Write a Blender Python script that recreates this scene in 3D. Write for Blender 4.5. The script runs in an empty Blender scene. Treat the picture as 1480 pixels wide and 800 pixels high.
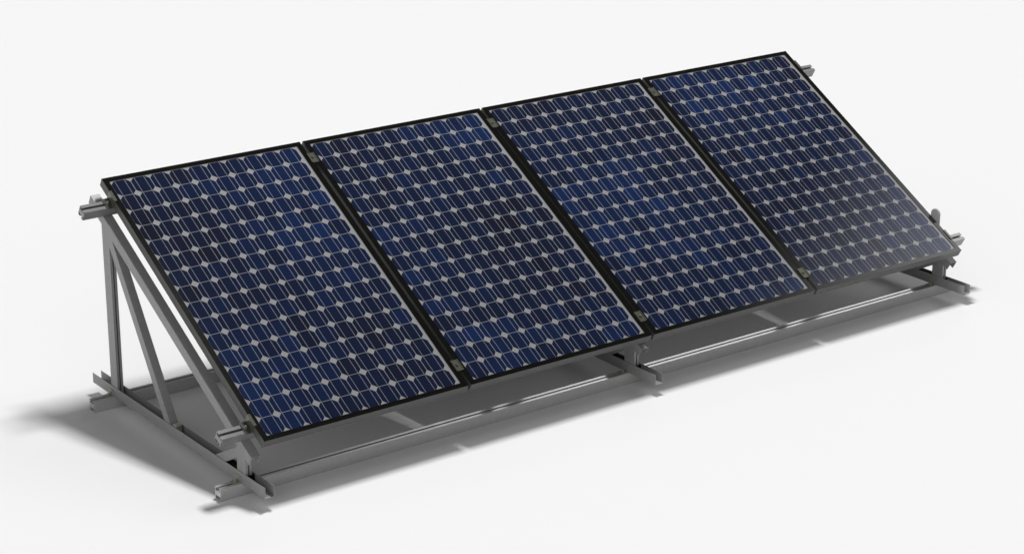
import bpy, bmesh, math, random
from mathutils import Vector, Matrix, Euler
random.seed(7)
S = bpy.context.scene
COL = S.collection
TH = 0.52145            # tilt of the panels
Z0 = 0.27663            # height of the lower panel edge
PH = 1.5358             # panel length up the slope
GAP = 0.0158
PT = 0.0395             # panel frame thickness

# ------------------------------------------------------------------ materials
def mat(name):
    m = bpy.data.materials.new(name); m.use_nodes = True
    nt = m.node_tree
    return m, nt, nt.nodes['Principled BSDF']

def metal(name, c1, c2, metallic, r1, r2, scale=60, bump=.0):
    m, nt, b = mat(name)
    tc = nt.nodes.new('ShaderNodeTexCoord')
    n = nt.nodes.new('ShaderNodeTexNoise'); n.inputs['Scale'].default_value = scale
    n.inputs['Detail'].default_value = 6; n.inputs['Roughness'].default_value = .65
    n2 = nt.nodes.new('ShaderNodeTexNoise'); n2.inputs['Scale'].default_value = 900
    n2.inputs['Detail'].default_value = 2
    mx = nt.nodes.new('ShaderNodeMath'); mx.operation = 'MULTIPLY_ADD'
    mx.inputs[1].default_value = .45
    sc = nt.nodes.new('ShaderNodeMath'); sc.operation = 'MULTIPLY'; sc.inputs[1].default_value = .55
    nt.links.new(tc.outputs['Object'], n.inputs['Vector']); nt.links.new(tc.outputs['Object'], n2.inputs['Vector'])
    nt.links.new(n.outputs['Fac'], sc.inputs[0])
    nt.links.new(n2.outputs['Fac'], mx.inputs[0]); nt.links.new(sc.outputs[0], mx.inputs[2])
    r = nt.nodes.new('ShaderNodeValToRGB')
    r.color_ramp.elements[0].position = .36; r.color_ramp.elements[1].position = .64
    r.color_ramp.elements[0].color = (*c1, 1); r.color_ramp.elements[1].color = (*c2, 1)
    nt.links.new(mx.outputs[0], r.inputs['Fac']); nt.links.new(r.outputs['Color'], b.inputs['Base Color'])
    rr = nt.nodes.new('ShaderNodeMapRange'); rr.inputs['To Min'].default_value = r1; rr.inputs['To Max'].default_value = r2
    nt.links.new(n.outputs['Fac'], rr.inputs['Value']); nt.links.new(rr.outputs[0], b.inputs['Roughness'])
    b.inputs['Metallic'].default_value = metallic
    if bump:
        bp = nt.nodes.new('ShaderNodeBump'); bp.inputs['Strength'].default_value = bump; bp.inputs['Distance'].default_value = .001
        nt.links.new(n2.outputs['Fac'], bp.inputs['Height']); nt.links.new(bp.outputs['Normal'], b.inputs['Normal'])
    return m

M_STEEL = metal('galvanised_steel', (.275, .275, .275), (.335, .335, .335), 0, .36, .46, 40, .05)
M_STEEL.node_tree.nodes['Principled BSDF'].inputs['Specular IOR Level'].default_value = .4
M_RAIL = metal('aluminium_rail', (.23, .23, .23), (.28, .28, .28), .25, .07, .10, 40, .01)
M_RAIL_LIT = metal('aluminium_rail_lit', (.52, .52, .52), (.60, .60, .60), .25, .08, .12, 40, .01)  # same aluminium as the other rails, lightened to paint in brighter lighting
M_FRAME = metal('anodised_frame_side', (.075, .075, .073), (.095, .095, .093), .1, .42, .5, 30, .04)
M_BEZEL = metal('black_anodised', (.0035, .0035, .003), (.006, .006, .005), 0, .06, .08, 30, .0)
M_BEZEL.node_tree.nodes['Principled BSDF'].inputs['Specular IOR Level'].default_value = .5
M_CLAMP = metal('yellowish_zinc', (.10, .103, .083), (.145, .145, .118), .4, .07, .10, 90, .0)
M_BRACKET = metal('yellowish_bracket', (.30, .30, .255), (.38, .38, .33), .1, .35, .45, 90, .05)
M_MATT_BLACK = metal('matt_black', (.004, .004, .004), (.006, .006, .006), 0, .8, .9, 60)
M_MATT_BLACK.node_tree.nodes['Principled BSDF'].inputs['Specular IOR Level'].default_value = .1

def glassy(b):
    b.inputs['Roughness'].default_value = .6
    b.inputs['Specular IOR Level'].default_value = 0
    b.inputs['Coat Weight'].default_value = .8
    b.inputs['Coat Roughness'].default_value = .05
    b.inputs['Coat IOR'].default_value = 1.45

M_BACK, nt, b = mat('panel_backsheet'); b.inputs['Base Color'].default_value = (.235, .235, .24, 1); glassy(b)
M_BUS, nt, b = mat('busbar_silver'); b.inputs['Base Color'].default_value = (.21, .215, .24, 1); glassy(b)
M_CELL, nt, b = mat('silicon_cell'); glassy(b)
at = nt.nodes.new('ShaderNodeAttribute'); at.attribute_name = 'tone'
tc = nt.nodes.new('ShaderNodeTexCoord')
ns = nt.nodes.new('ShaderNodeTexNoise'); ns.inputs['Scale'].default_value = 420; ns.inputs['Detail'].default_value = 3
nt.links.new(tc.outputs['Object'], ns.inputs['Vector'])
cl = nt.nodes.new('ShaderNodeTexNoise'); cl.inputs['Scale'].default_value = 9; cl.inputs['Detail'].default_value = 2
nt.links.new(tc.outputs['Object'], cl.inputs['Vector'])
def mth(op, a, b_=None, c=None):
    n = nt.nodes.new('ShaderNodeMath'); n.operation = op
    for i, v in enumerate((a, b_, c)):
        if v is None: continue
        if isinstance(v, (int, float)): n.inputs[i].default_value = v
        else: nt.links.new(v, n.inputs[i])
    return n.outputs[0]
f = mth('MULTIPLY_ADD', ns.outputs['Fac'], .55, mth('MULTIPLY_ADD', cl.outputs['Fac'], .35, -.45))
f = mth('ADD', f, at.outputs['Fac'])
rp = nt.nodes.new('ShaderNodeValToRGB')
e = rp.color_ramp.elements
e[0].position = 0; e[0].color = (.0085, .0095, .018, 1)
e[1].position = 1; e[1].color = (.0078, .0200, .070, 1)
k = e.new(.5); k.color = (.0072, .0120, .034, 1)
nt.links.new(f, rp.inputs['Fac']); nt.links.new(rp.outputs['Color'], b.inputs['Base Color'])

M_GROUND, nt, b = mat('white_studio_floor')
b.inputs['Base Color'].default_value = (.80, .80, .80, 1); b.inputs['Roughness'].default_value = .9
b.inputs['Specular IOR Level'].default_value = 0.0

# ------------------------------------------------------------------ helpers
def link(name, me, m, parent=None):
    o = bpy.data.objects.new(name, me); COL.objects.link(o)
    for mm in (m if isinstance(m, (list, tuple)) else [m]): me.materials.append(mm)
    if parent: o.parent = parent
    return o
def thing(name, label, cat, loc=(0, 0, 0), rx=0, group=None):
    o = bpy.data.objects.new(name, None); COL.objects.link(o)
    o.location = loc; o.rotation_euler = (rx, 0, 0); o.empty_display_size = .1
    o['label'] = label; o['category'] = cat
    if group: o['group'] = group
    return o
def bmesh_obj(name, bm, m, parent=None, bevel=0.0):
    bmesh.ops.recalc_face_normals(bm, faces=bm.faces)
    if bevel:
        ed = [e for e in bm.edges if len(e.link_faces) == 2 and e.calc_face_angle(0) > .6]
        bmesh.ops.bevel(bm, geom=ed, offset=bevel, segments=2, profile=.5, affect='EDGES', clamp_overlap=True)
    me = bpy.data.meshes.new(name); bm.to_mesh(me); bm.free()
    return link(name, me, m, parent)
def add_box(bm, x0, x1, y0, y1, z0, z1, mi=0):
    v = [bm.verts.new(p) for p in ((x0,y0,z0),(x1,y0,z0),(x1,y1,z0),(x0,y1,z0),(x0,y0,z1),(x1,y0,z1),(x1,y1,z1),(x0,y1,z1))]
    for q in ((0,3,2,1),(4,5,6,7),(0,1,5,4),(1,2,6,5),(2,3,7,6),(3,0,4,7)):
        bm.faces.new([v[i] for i in q]).material_index = mi
def extrude(bm, prof, a, b, fn):
    """prof: closed 2-D outline; fn(p, q, t) -> 3-D point, t runs from a to b"""
    A = [bm.verts.new(fn(p, q, a)) for p, q in prof]; B = [bm.verts.new(fn(p, q, b)) for p, q in prof]
    n = len(prof)
    for i in range(n): bm.faces.new((A[i], A[(i+1) % n], B[(i+1) % n], B[i]))
    bm.faces.new(A[::-1]); bm.faces.new(B)
def u_profile(w, h, t):          # open upwards, corner at the origin
    return [(0,0),(w,0),(w,h),(w-t,h),(w-t,t),(t,t),(t,h),(0,h)]
def slot_profile(w, h, lip, dep, neck=.004):   # box rail, C slots top and bottom
    s0, s1 = lip, w - lip; e = .005
    return [(0,0),(s0,0),(s0,.003),(e,.003),(e,dep),(w-e,dep),(w-e,.003),(s1,.003),(s1,0),(w,0),
            (w,h),(s1,h),(s1,h-.003),(w-e,h-.003),(w-e,h-dep),(e,h-dep),(e,h-.003),(s0,h-.003),(s0,h),(0,h)]
def bolt(name, parent, m, c, axis, r=.007, l=.006, shank=.012):
    bm = bmesh.new()
    rot = Vector((0,0,1)).rotation_difference(Vector(axis)).to_matrix().to_4x4()
    bmesh.ops.create_cone(bm, cap_ends=True, segments=6, radius1=r, radius2=r, depth=l, matrix=Matrix.Translation(c) @ rot)
    c2 = Vector(c) + Vector(axis) * (l*.5 + shank*.25)
    bmesh.ops.create_cone(bm, cap_ends=True, segments=12, radius1=r*.5, radius2=r*.45, depth=shank*.5, matrix=Matrix.Translation(c2) @ rot)
    return bmesh_obj(name, bm, m, parent, .0008)

# ------------------------------------------------------------------ floor
bm = bmesh.new()
v = [bm.verts.new(p) for p in ((-60,-40,0),(80,-40,0),(80,110,0),(-60,110,0))]; bm.faces.new(v)
g = bmesh_obj('floor', bm, M_GROUND); g['kind'] = 'structure'

# ------------------------------------------------------------------ panels
NC, NR = 10, 16
GX0, GX1, GV0, GV1 = .027, .9605, .0215, 1.5115
def cell_mesh():
    bm = bmesh.new(); tone = bm.faces.layers.float.new('tone')
    def quad(x0, x1, y0, y1, z, mi):
        f = bm.faces.new([bm.verts.new(p) for p in ((x0,y0,z),(x1,y0,z),(x1,y1,z),(x0,y1,z))]); f.material_index = mi
        return f
    quad(.0225, .9775, .0165, PH-.0185, -.0040, 0)
    px, pv = (GX1-GX0)/NC, (GV1-GV0)/NR
    phase = [random.uniform(0, 6.28) for _ in range(4)]
    for i in range(NC):
        for j in range(NR):
            cx, cy = GX0 + (i+.5)*px, GV0 + (j+.5)*pv
            hx, hy = px/2 - .0016, pv/2 - .0014
            pts = []
            for sx, sy in ((1,-1),(1,1),(-1,1),(-1,-1)):
                c = .19*px*1.0
                seg = []
                for t in (0, .25, .5, .75, 1):
                    # flat cut that bulges a little towards the corner
                    bulge = .02*c*math.sin(math.pi*t)
                    ax = hx - c*t if sx*sy > 0 else hx - c*(1-t)
                    ay = hy - c*(1-t) if sx*sy > 0 else hy - c*t
                    seg.append((cx + sx*(ax + bulge*.7), cy + sy*(ay + bulge*.7)))
                pts += seg
            f = bm.faces.new([bm.verts.new((x, y, -.0034)) for x, y in pts]); f.material_index = 1
            u, w = i/NC, j/NR
            smooth = .5 + .18*math.sin(3.1*u + 4.2*w + phase[0]) + .15*math.sin(5.3*w - 3.7*u + phase[1]) + .12*(.5-w)
            f[tone] = min(1, max(0, smooth*.75 + random.gauss(.10, .11)))
            for fr in (.255, .745):
                x = cx + (fr-.5)*px
                dy = hy if abs(fr-.5)*px < hx - .19*px else hy - (.19*px - (hx - abs(fr-.5)*px))
                quad(x-.0010, x+.0010, cy-dy, cy+dy, -.0030, 2)
    me = bpy.data.meshes.new('cell_sheet')
    bm.to_mesh(me); bm.free()
    return me

def frame_mesh():                # silver box frame: four walls and a return flange
    bm = bmesh.new(); t = .0018; z1 = -.0022
    add_box(bm, 0, t+.004, 0, PH, -PT, z1); add_box(bm, 1-t-.004, 1, 0, PH, -PT, z1)
    add_box(bm, t+.004, 1-t-.004, 0, t+.004, -PT, z1); add_box(bm, t+.004, 1-t-.004, PH-t-.004, PH, -PT, z1)
    add_box(bm, t+.004, .028, .028, PH-.028, -PT+.0005, -PT+.0028); add_box(bm, .972, 1-t-.004, .028, PH-.028, -PT+.0005, -PT+.0028)
    add_box(bm, t+.004, 1-t-.004, t+.004, .0278, -PT+.0005, -PT+.0028); add_box(bm, t+.004, 1-t-.004, PH-.0278, PH-t-.004, -PT+.0005, -PT+.0028)
    return bm
def bezel_mesh():                # black top ring, mitred corners
    bm = bmesh.new()
    o = [(0,0),(1,0),(1,PH),(0,PH)]; i_ = [(.0255,.0225),(.9735,.0225),(.9735,PH-.0225),(.0255,PH-.0225)]
    def ring(pts, z): return [bm.verts.new((x, y, z)) for x, y in pts]
    ot, it, ob, ib = ring(o, 0), ring(i_, 0), ring(o, -.0022), ring(i_, -.0048)
    for k in range(4):
        n = (k+1) % 4
        bm.faces.new((ot[k], ot[n], it[n], it[k])); bm.faces.new((ob[n], ob[k], ib[k], ib[n]))
        bm.faces.new((ot[n], ot[k], ob[k], ob[n])); bm.faces.new((it[k], it[n], ib[n], ib[k]))
    return bm
panel_labels = [
 'blue solar panel at the left end of the row, its grey side rail bare',
 'blue solar panel second from the left, between left end and middle gap',
 'blue solar panel third from the left, just right of the middle gap',
 'blue solar panel at the right end, its lower corner hazed by glare']
for i in range(4):
    p = thing('solar_panel', panel_labels[i], 'solar panel', (i*(1+GAP), 0, Z0), TH, 'solar panels in one tilted row')
    bmesh_obj('frame', frame_mesh(), M_FRAME, p)
    bmesh_obj('bezel', bezel_mesh(), M_BEZEL, p)
    link('cell_sheet', cell_mesh(), [M_BACK, M_CELL, M_BUS], p)
    bm = bmesh.new(); add_box(bm, .0062, .9938, .0062, PH-.0062, -.0105, -.0062)
    bmesh_obj('back_cover', bm, M_FRAME, p)
    bm = bmesh.new(); add_box(bm, .43, .57, PH-.25, PH-.13, -.034, -.0107)
    bmesh_obj('junction_box', bm, M_MATT_BLACK, p, .002)

bm = bmesh.new(); add_box(bm, -GAP+.0004, -.0004, .155, 1.385, -.030, -.020)  # added black strip, stands in for the shade in the middle gap
shade_strip = bmesh_obj('gap_shade_strip', bm, M_MATT_BLACK, [o for o in bpy.data.objects if o.name == 'solar_panel.002'][0])
# ------------------------------------------------------------------ long rails
def long_rail(name, label, x0, x1, loc, rx, w, h, cat, group, dep=.016):
    bm = bmesh.new()
    extrude(bm, slot_profile(w, h, .0172, dep), x0, x1, lambda p, q, t: (t, p, q))
    bmesh.ops.recalc_face_normals(bm, faces=bm.faces)
    o = bmesh_obj(name, bm, M_RAIL_LIT if name == 'floor_rail' else M_RAIL, None, .0007)
    o.location = loc; o.rotation_euler = (rx, 0, 0)
    o['label'] = label; o['category'] = cat; o['group'] = group
RX0, RX1 = -.135, 4.183
c_, s_ = math.cos(TH), math.sin(TH)
def slope_pt(x, v, n): return (x, v*c_ - n*s_, Z0 + v*s_ + n*c_)
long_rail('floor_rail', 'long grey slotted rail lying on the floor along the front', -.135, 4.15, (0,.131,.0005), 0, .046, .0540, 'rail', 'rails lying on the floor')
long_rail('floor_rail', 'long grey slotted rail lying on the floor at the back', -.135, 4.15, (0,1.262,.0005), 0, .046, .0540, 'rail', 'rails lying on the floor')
long_rail('mounting_rail', 'grey slotted rail under the lower edge of the panels', RX0, RX1, slope_pt(0,.090,-.0905), TH, .046, .047, 'rail', 'slotted rails carrying the panels', .011)
long_rail('mounting_rail', 'grey slotted rail under the upper edge of the panels', RX0, RX1, slope_pt(0,1.400,-.0905), TH, .046, .047, 'rail', 'slotted rails carrying the panels', .011)

# ------------------------------------------------------------------ triangular supports
BW, BT = .0434, .0022
def bar_between(bm, x0, x1, a, b_, wid):
    """closed rectangular tube in the y-z plane from a to b"""
    a, b_ = Vector(a), Vector(b_); d = (b_-a).normalized(); nrm = Vector((-d.y, d.x))*wid/2
    pr = [a-nrm, a+nrm, b_+nrm, b_-nrm]
    A = [bm.verts.new((x0, p.x, p.y)) for p in pr]; B = [bm.verts.new((x1, p.x, p.y)) for p in pr]
    for i in range(4): bm.faces.new((A[i], A[(i+1) % 4], B[(i+1) % 4], B[i]))
    bm.faces.new(A[::-1]); bm.faces.new(B)
def post_mesh(y0, y1, z0, zf, zb):
    """C channel, lips facing the front (-y); top cut to the slope (zf front, zb back)"""
    t, x0, x1, lip = .0022, .0029, .0315, .0118
    pr = [(x0,y0),(x0+lip,y0),(x0+lip,y0+t),(x0+t,y0+t),(x0+t,y1-t),(x1-t,y1-t),(x1-t,y0+t),(x1-lip,y0+t),(x1-lip,y0),(x1,y0),(x1,y1),(x0,y1)]
    bm = bmesh.new()
    top = lambda y: zf + (zb-zf)*(y-y0)/(y1-y0)
    A = [bm.verts.new((x, y, z0)) for x, y in pr]; B = [bm.verts.new((x, y, top(y))) for x, y in pr]
    n = len(pr)
    for i in range(n): bm.faces.new((A[i], A[(i+1) % n], B[(i+1) % n], B[i]))
    bm.faces.new(A[::-1]); bm.faces.new(B)
    return bm
def slope_z(y, n):               # height of the line n below the panel tops
    v = (y + n*s_)/c_
    return Z0 + v*s_ + n*c_
def make_support():
    r = thing('triangular_support', '', 'support frame', (0,0,0))
    bm = bmesh.new(); extrude(bm, u_profile(BW, .0475, BT), -.055, 1.471, lambda p, q, t: (p, t, .0552+q))
    bmesh_obj('base_beam', bm, M_STEEL, r, .0006)
    bm = bmesh.new()
    extrude(bm, [(x, -.0925 - z) for x, z in u_profile(BW, .0450, BT)], 0, 1.535, lambda p, q, t: slope_pt(p, t, q))
    bmesh_obj('sloped_beam', bm, M_STEEL, r, .0006)
    nn = -.0955
    bmesh_obj('rear_post', post_mesh(1.228, 1.291, .0580, slope_z(1.228, nn), slope_z(1.291, nn)), M_STEEL, r, .0005)
    bmesh_obj('front_post', post_mesh(.100, .170, .0580, slope_z(.100, nn), slope_z(.170, nn)), M_STEEL, r, .0005)
    bm = bmesh.new(); bar_between(bm, .0031, .0410, (.745, .068), (1.235, .816), .0455)
    bmesh_obj('diagonal_brace', bm, M_STEEL, r, .001)
    bm = bmesh.new(); bar_between(bm, .0033, .0312, (.372, .068), (.150, .188), .042)
    bmesh_obj('short_brace', bm, M_STEEL, r, .001)
    bm = bmesh.new(); add_box(bm, BT+.0004, BW-BT-.0004, .096, .345, .0578, .0965)  # plain black block filling part of the beam channel
    bmesh_obj('black_infill', bm, M_MATT_BLACK, r)
    # foot of the long brace
    bm = bmesh.new(); add_box(bm, .0045, .0335, .690, .722, .0578, .112)
    bmesh_obj('foot_bracket', bm, M_BRACKET, r, .003)
    for yc in (.154, 1.285):
        for sx, x0 in ((-1, 0), (1, BW)):
            bm = bmesh.new()
            # angle plate: flat on the rail and turned up the beam wall
            a = x0 + sx*.0006
            add_box(bm, min(a, a+sx*.034), max(a, a+sx*.034), yc-.021, yc+.021, .0548, .0578)
            add_box(bm, min(a, a+sx*.0030), max(a, a+sx*.0030), yc-.021, yc+.021, .0578, .084)
            cl_ = bmesh_obj('rail_clamp', bm, M_BRACKET, r, .0008)
            bolt('bolt', cl_, M_BRACKET, (a+sx*.019, yc, .0608), (0,0,1), .0075, .006, .014)
            bolt('bolt', cl_, M_BRACKET, (a+sx*.0052, yc, .0715), (sx,0,0), .006, .0045, .008)
    return r
def copy_tree(o, parent=None):
    c = o.copy(); COL.objects.link(c)
    if parent: c.parent = parent
    for ch in [x for x in bpy.data.objects if x.parent == o]: copy_tree(ch, c)
    return c
sup = make_support()
labels = ['triangular grey steel support standing at the left end, fully in view',
          'triangular grey steel support under the middle gap, only its front end showing',
          'triangular grey steel support at the right end with a rounded upright lug']
for i, x in enumerate((-.036, 1.9955, 4.027)):
    o = sup if i == 0 else copy_tree(sup)
    o.location = (x, 0, 0); o['label'] = labels[i]; o['group'] = 'triangular supports under the panels'
    last = o
bm = bmesh.new()                 # rounded lug beside the right-hand panel edge
lug = [(.178,.160),(.178,.415)] + [(.206+.028*math.cos(a), .410+.028*math.sin(a)) for a in [math.pi*(1-k/10) for k in range(1,10)]] + [(.234,.410),(.234,.160)]
A = [bm.verts.new((.0345, y, z)) for y, z in lug]; B = [bm.verts.new((.0455, y, z)) for y, z in lug]
for i in range(len(lug)): bm.faces.new((A[i], A[(i+1) % len(lug)], B[(i+1) % len(lug)], B[i]))
bm.faces.new(A[::-1]); bm.faces.new(B)
bmesh_obj('lug', bm, M_STEEL, last, .0015)

# ------------------------------------------------------------------ clamps on the panel edges
def mid_clamp_parts(r):
    bm = bmesh.new()             # hat channel sitting over the gap
    pr = [(-.0185,.0006),(.0185,.0006),(.0185,.0070),(.0155,.0070),(.0150,.0036),(-.0150,.0036),(-.0155,.0070),(-.0185,.0070)]
    extrude(bm, pr, -.030, .030, lambda p, q, t: (p, t, q))
    bmesh_obj('clamp_plate', bm, M_CLAMP, r)
    bm = bmesh.new(); add_box(bm, -.0055, .0055, -.028, .028, -.0435, .0002)
    bmesh_obj('clamp_web', bm, M_CLAMP, r, .0006)
    bolt('bolt', r, M_CLAMP, (0, 0, .0068), (0,0,1), .0075, .0060, .004)
def end_clamp_parts(r, s):       # s = -1 at the left end, +1 at the right; origin on the panel edge
    bm = bmesh.new()
    pr = [(.008,.0007),(.008,.0042),(-.0050,.0042),(-.0050,-.0390),(-.0300,-.0390),(-.0300,-.0425),(-.0016,-.0425),(-.0016,.0007)]
    pr = [(-s*p, q) for p, q in pr]
    extrude(bm, pr, -.031, .031, lambda p, q, t: (p, t, q))
    bmesh_obj('clamp_plate', bm, M_CLAMP, r)
    bolt('bolt', r, M_RAIL, (s*.018, 0, -.0360), (0,0,1), .0080, .0065, .016)
where = {'low': (.113, 'near the lower edge'), 'high': (1.4235, 'near the upper edge')}
for k in range(3):
    gapname = ('left-hand gap', 'middle gap', 'right-hand gap')[k]
    for key in ('low', 'high'):
        v, w = where[key]
        x = (k+1) + k*GAP + GAP/2
        r = thing('middle_clamp', 'small yellowish clamp bridging the %s between panels %s' % (gapname, w), 'clamp', slope_pt(x, v, 0), TH, 'clamps in the gaps between the panels')
        mid_clamp_parts(r)
for s, x, nm in ((-1, 0, 'left'), (1, 4+3*GAP, 'right')):
    for key in ('low', 'high'):
        v, w = where[key]
        r = thing('end_clamp', 'bent metal clamp gripping the outer %s side of the row %s' % (nm, w), 'clamp', slope_pt(x, v, 0), TH, 'clamps at the ends of the row')
        end_clamp_parts(r, s)

# ------------------------------------------------------------------ light
L = bpy.data.lights.new('overhead_lamp', 'AREA'); L.energy = 1.0; L.shape = 'RECTANGLE'; L.size = .80; L.size_y = 1.3
L.color = (1, 1, 1); L.use_nodes = True
nt = L.node_tree; em = [n for n in nt.nodes if n.type == 'EMISSION'][0]
# photometric curve of a wide-beam studio luminaire: radiance rises as 1/cos^4 so the floor is lit evenly
gm = nt.nodes.new('ShaderNodeNewGeometry'); sp = nt.nodes.new('ShaderNodeSeparateXYZ')
nt.links.new(gm.outputs['Incoming'], sp.inputs[0])
ab = nt.nodes.new('ShaderNodeMath'); ab.operation = 'ABSOLUTE'; nt.links.new(sp.outputs['Z'], ab.inputs[0])
mx = nt.nodes.new('ShaderNodeMath'); mx.operation = 'MAXIMUM'; mx.inputs[1].default_value = .12; nt.links.new(ab.outputs[0], mx.inputs[0])
pw = nt.nodes.new('ShaderNodeMath'); pw.operation = 'POWER'; pw.inputs[1].default_value = -4; nt.links.new(mx.outputs[0], pw.inputs[0])
ml = nt.nodes.new('ShaderNodeMath'); ml.operation = 'MULTIPLY'; ml.inputs[1].default_value = 343.0; nt.links.new(pw.outputs[0], ml.inputs[0])
nt.links.new(ml.outputs[0], em.inputs['Strength'])
lo = bpy.data.objects.new('overhead_lamp', L); COL.objects.link(lo); lo.location = (2.02, .85, 6.5)

W = bpy.data.worlds.new('World'); S.world = W; W.use_nodes = True
nt = W.node_tree; bg = nt.nodes['Background']
tc = nt.nodes.new('ShaderNodeTexCoord'); sp = nt.nodes.new('ShaderNodeSeparateXYZ'); nt.links.new(tc.outputs['Generated'], sp.inputs[0])
rp = nt.nodes.new('ShaderNodeValToRGB'); nt.links.new(sp.outputs['Z'], rp.inputs['Fac'])
e = rp.color_ramp.elements
e[0].position = 0; e[0].color = (.13, .13, .13, 1); e[1].position = 1; e[1].color = (.05, .05, .05, 1)
k = e.new(.35); k.color = (.14, .14, .14, 1)
k = e.new(.70); k.color = (.06, .06, .06, 1)
# brightness lobes added to the world for panel glare, rail sheen and front-left fill
def wm(op, a, b_=None):
    n = nt.nodes.new('ShaderNodeMath'); n.operation = op
    for i, v in enumerate((a, b_)):
        if v is None: continue
        if isinstance(v, (int, float)): n.inputs[i].default_value = v
        else: nt.links.new(v, n.inputs[i])
    return n.outputs[0]
def ramp(v, a, b_, lo, hi):
    n = nt.nodes.new('ShaderNodeMapRange'); n.interpolation_type = 'SMOOTHSTEP'
    for k_, x_ in (('From Min', a), ('From Max', b_), ('To Min', lo), ('To Max', hi)): n.inputs[k_].default_value = x_
    nt.links.new(v, n.inputs['Value']); return n.outputs[0]
elev = wm('ADD', sp.outputs['Z'], wm('MULTIPLY', sp.outputs['Y'], .9))
glow = wm('MULTIPLY', ramp(elev, .715, .825, 1, 0), ramp(sp.outputs['X'], .35, .62, 0, 1))
glow = wm('MULTIPLY', glow, ramp(sp.outputs['Z'], .42, .60, 0, 1))
glow = wm('MULTIPLY', glow, ramp(sp.outputs['Y'], -.45, -.15, 0, 1))
low = wm('MULTIPLY', ramp(sp.outputs['Z'], .48, .62, 1, 0), ramp(sp.outputs['X'], .42, .62, 0, 1))
low = wm('MULTIPLY', wm('MULTIPLY', low, ramp(sp.outputs['Z'], .20, .34, 0, 1)), ramp(sp.outputs['Y'], .30, .55, 0, 1))
glow = wm('MAXIMUM', wm('MULTIPLY', glow, 1.6), wm('MULTIPLY', low, 1.35))
side = wm('ADD', wm('MULTIPLY', sp.outputs['Y'], .60), wm('MULTIPLY', sp.outputs['X'], .80))
front = wm('MULTIPLY', ramp(side, -.75, .05, 1, 0), ramp(sp.outputs['Z'], .70, .92, 1, 0))
front = wm('MULTIPLY', front, ramp(sp.outputs['Z'], .18, .48, 0, 1))
class r2: outputs = [wm('ADD', wm('MULTIPLY', glow, 2.3), wm('MULTIPLY', front, 1.12))]
ad = nt.nodes.new('ShaderNodeMixRGB'); ad.blend_type = 'ADD'; ad.inputs[0].default_value = 1
nt.links.new(rp.outputs['Color'], ad.inputs[1]); nt.links.new(r2.outputs[0], ad.inputs[2])
nt.links.new(ad.outputs[0], bg.inputs['Color']); bg.inputs['Strength'].default_value = .7

# ------------------------------------------------------------------ camera
cd = bpy.data.cameras.new('camera'); cam = bpy.data.objects.new('camera', cd); COL.objects.link(cam)
cam.location = (-3.94260, -6.95022, 3.76320); cam.rotation_mode = 'XYZ'
cam.rotation_euler = (1.2325753, -0.0034721, -0.6383417)
cd.sensor_width = 36; cd.sensor_fit = 'HORIZONTAL'; cd.lens = 76.232; cd.clip_end = 300; cd.clip_start = .05
S.camera = cam
S.render.resolution_x = 1024; S.render.resolution_y = 553
S.view_settings.view_transform = 'Standard'; S.view_settings.look = 'None'
S.view_settings.exposure = 0; S.view_settings.gamma = 1
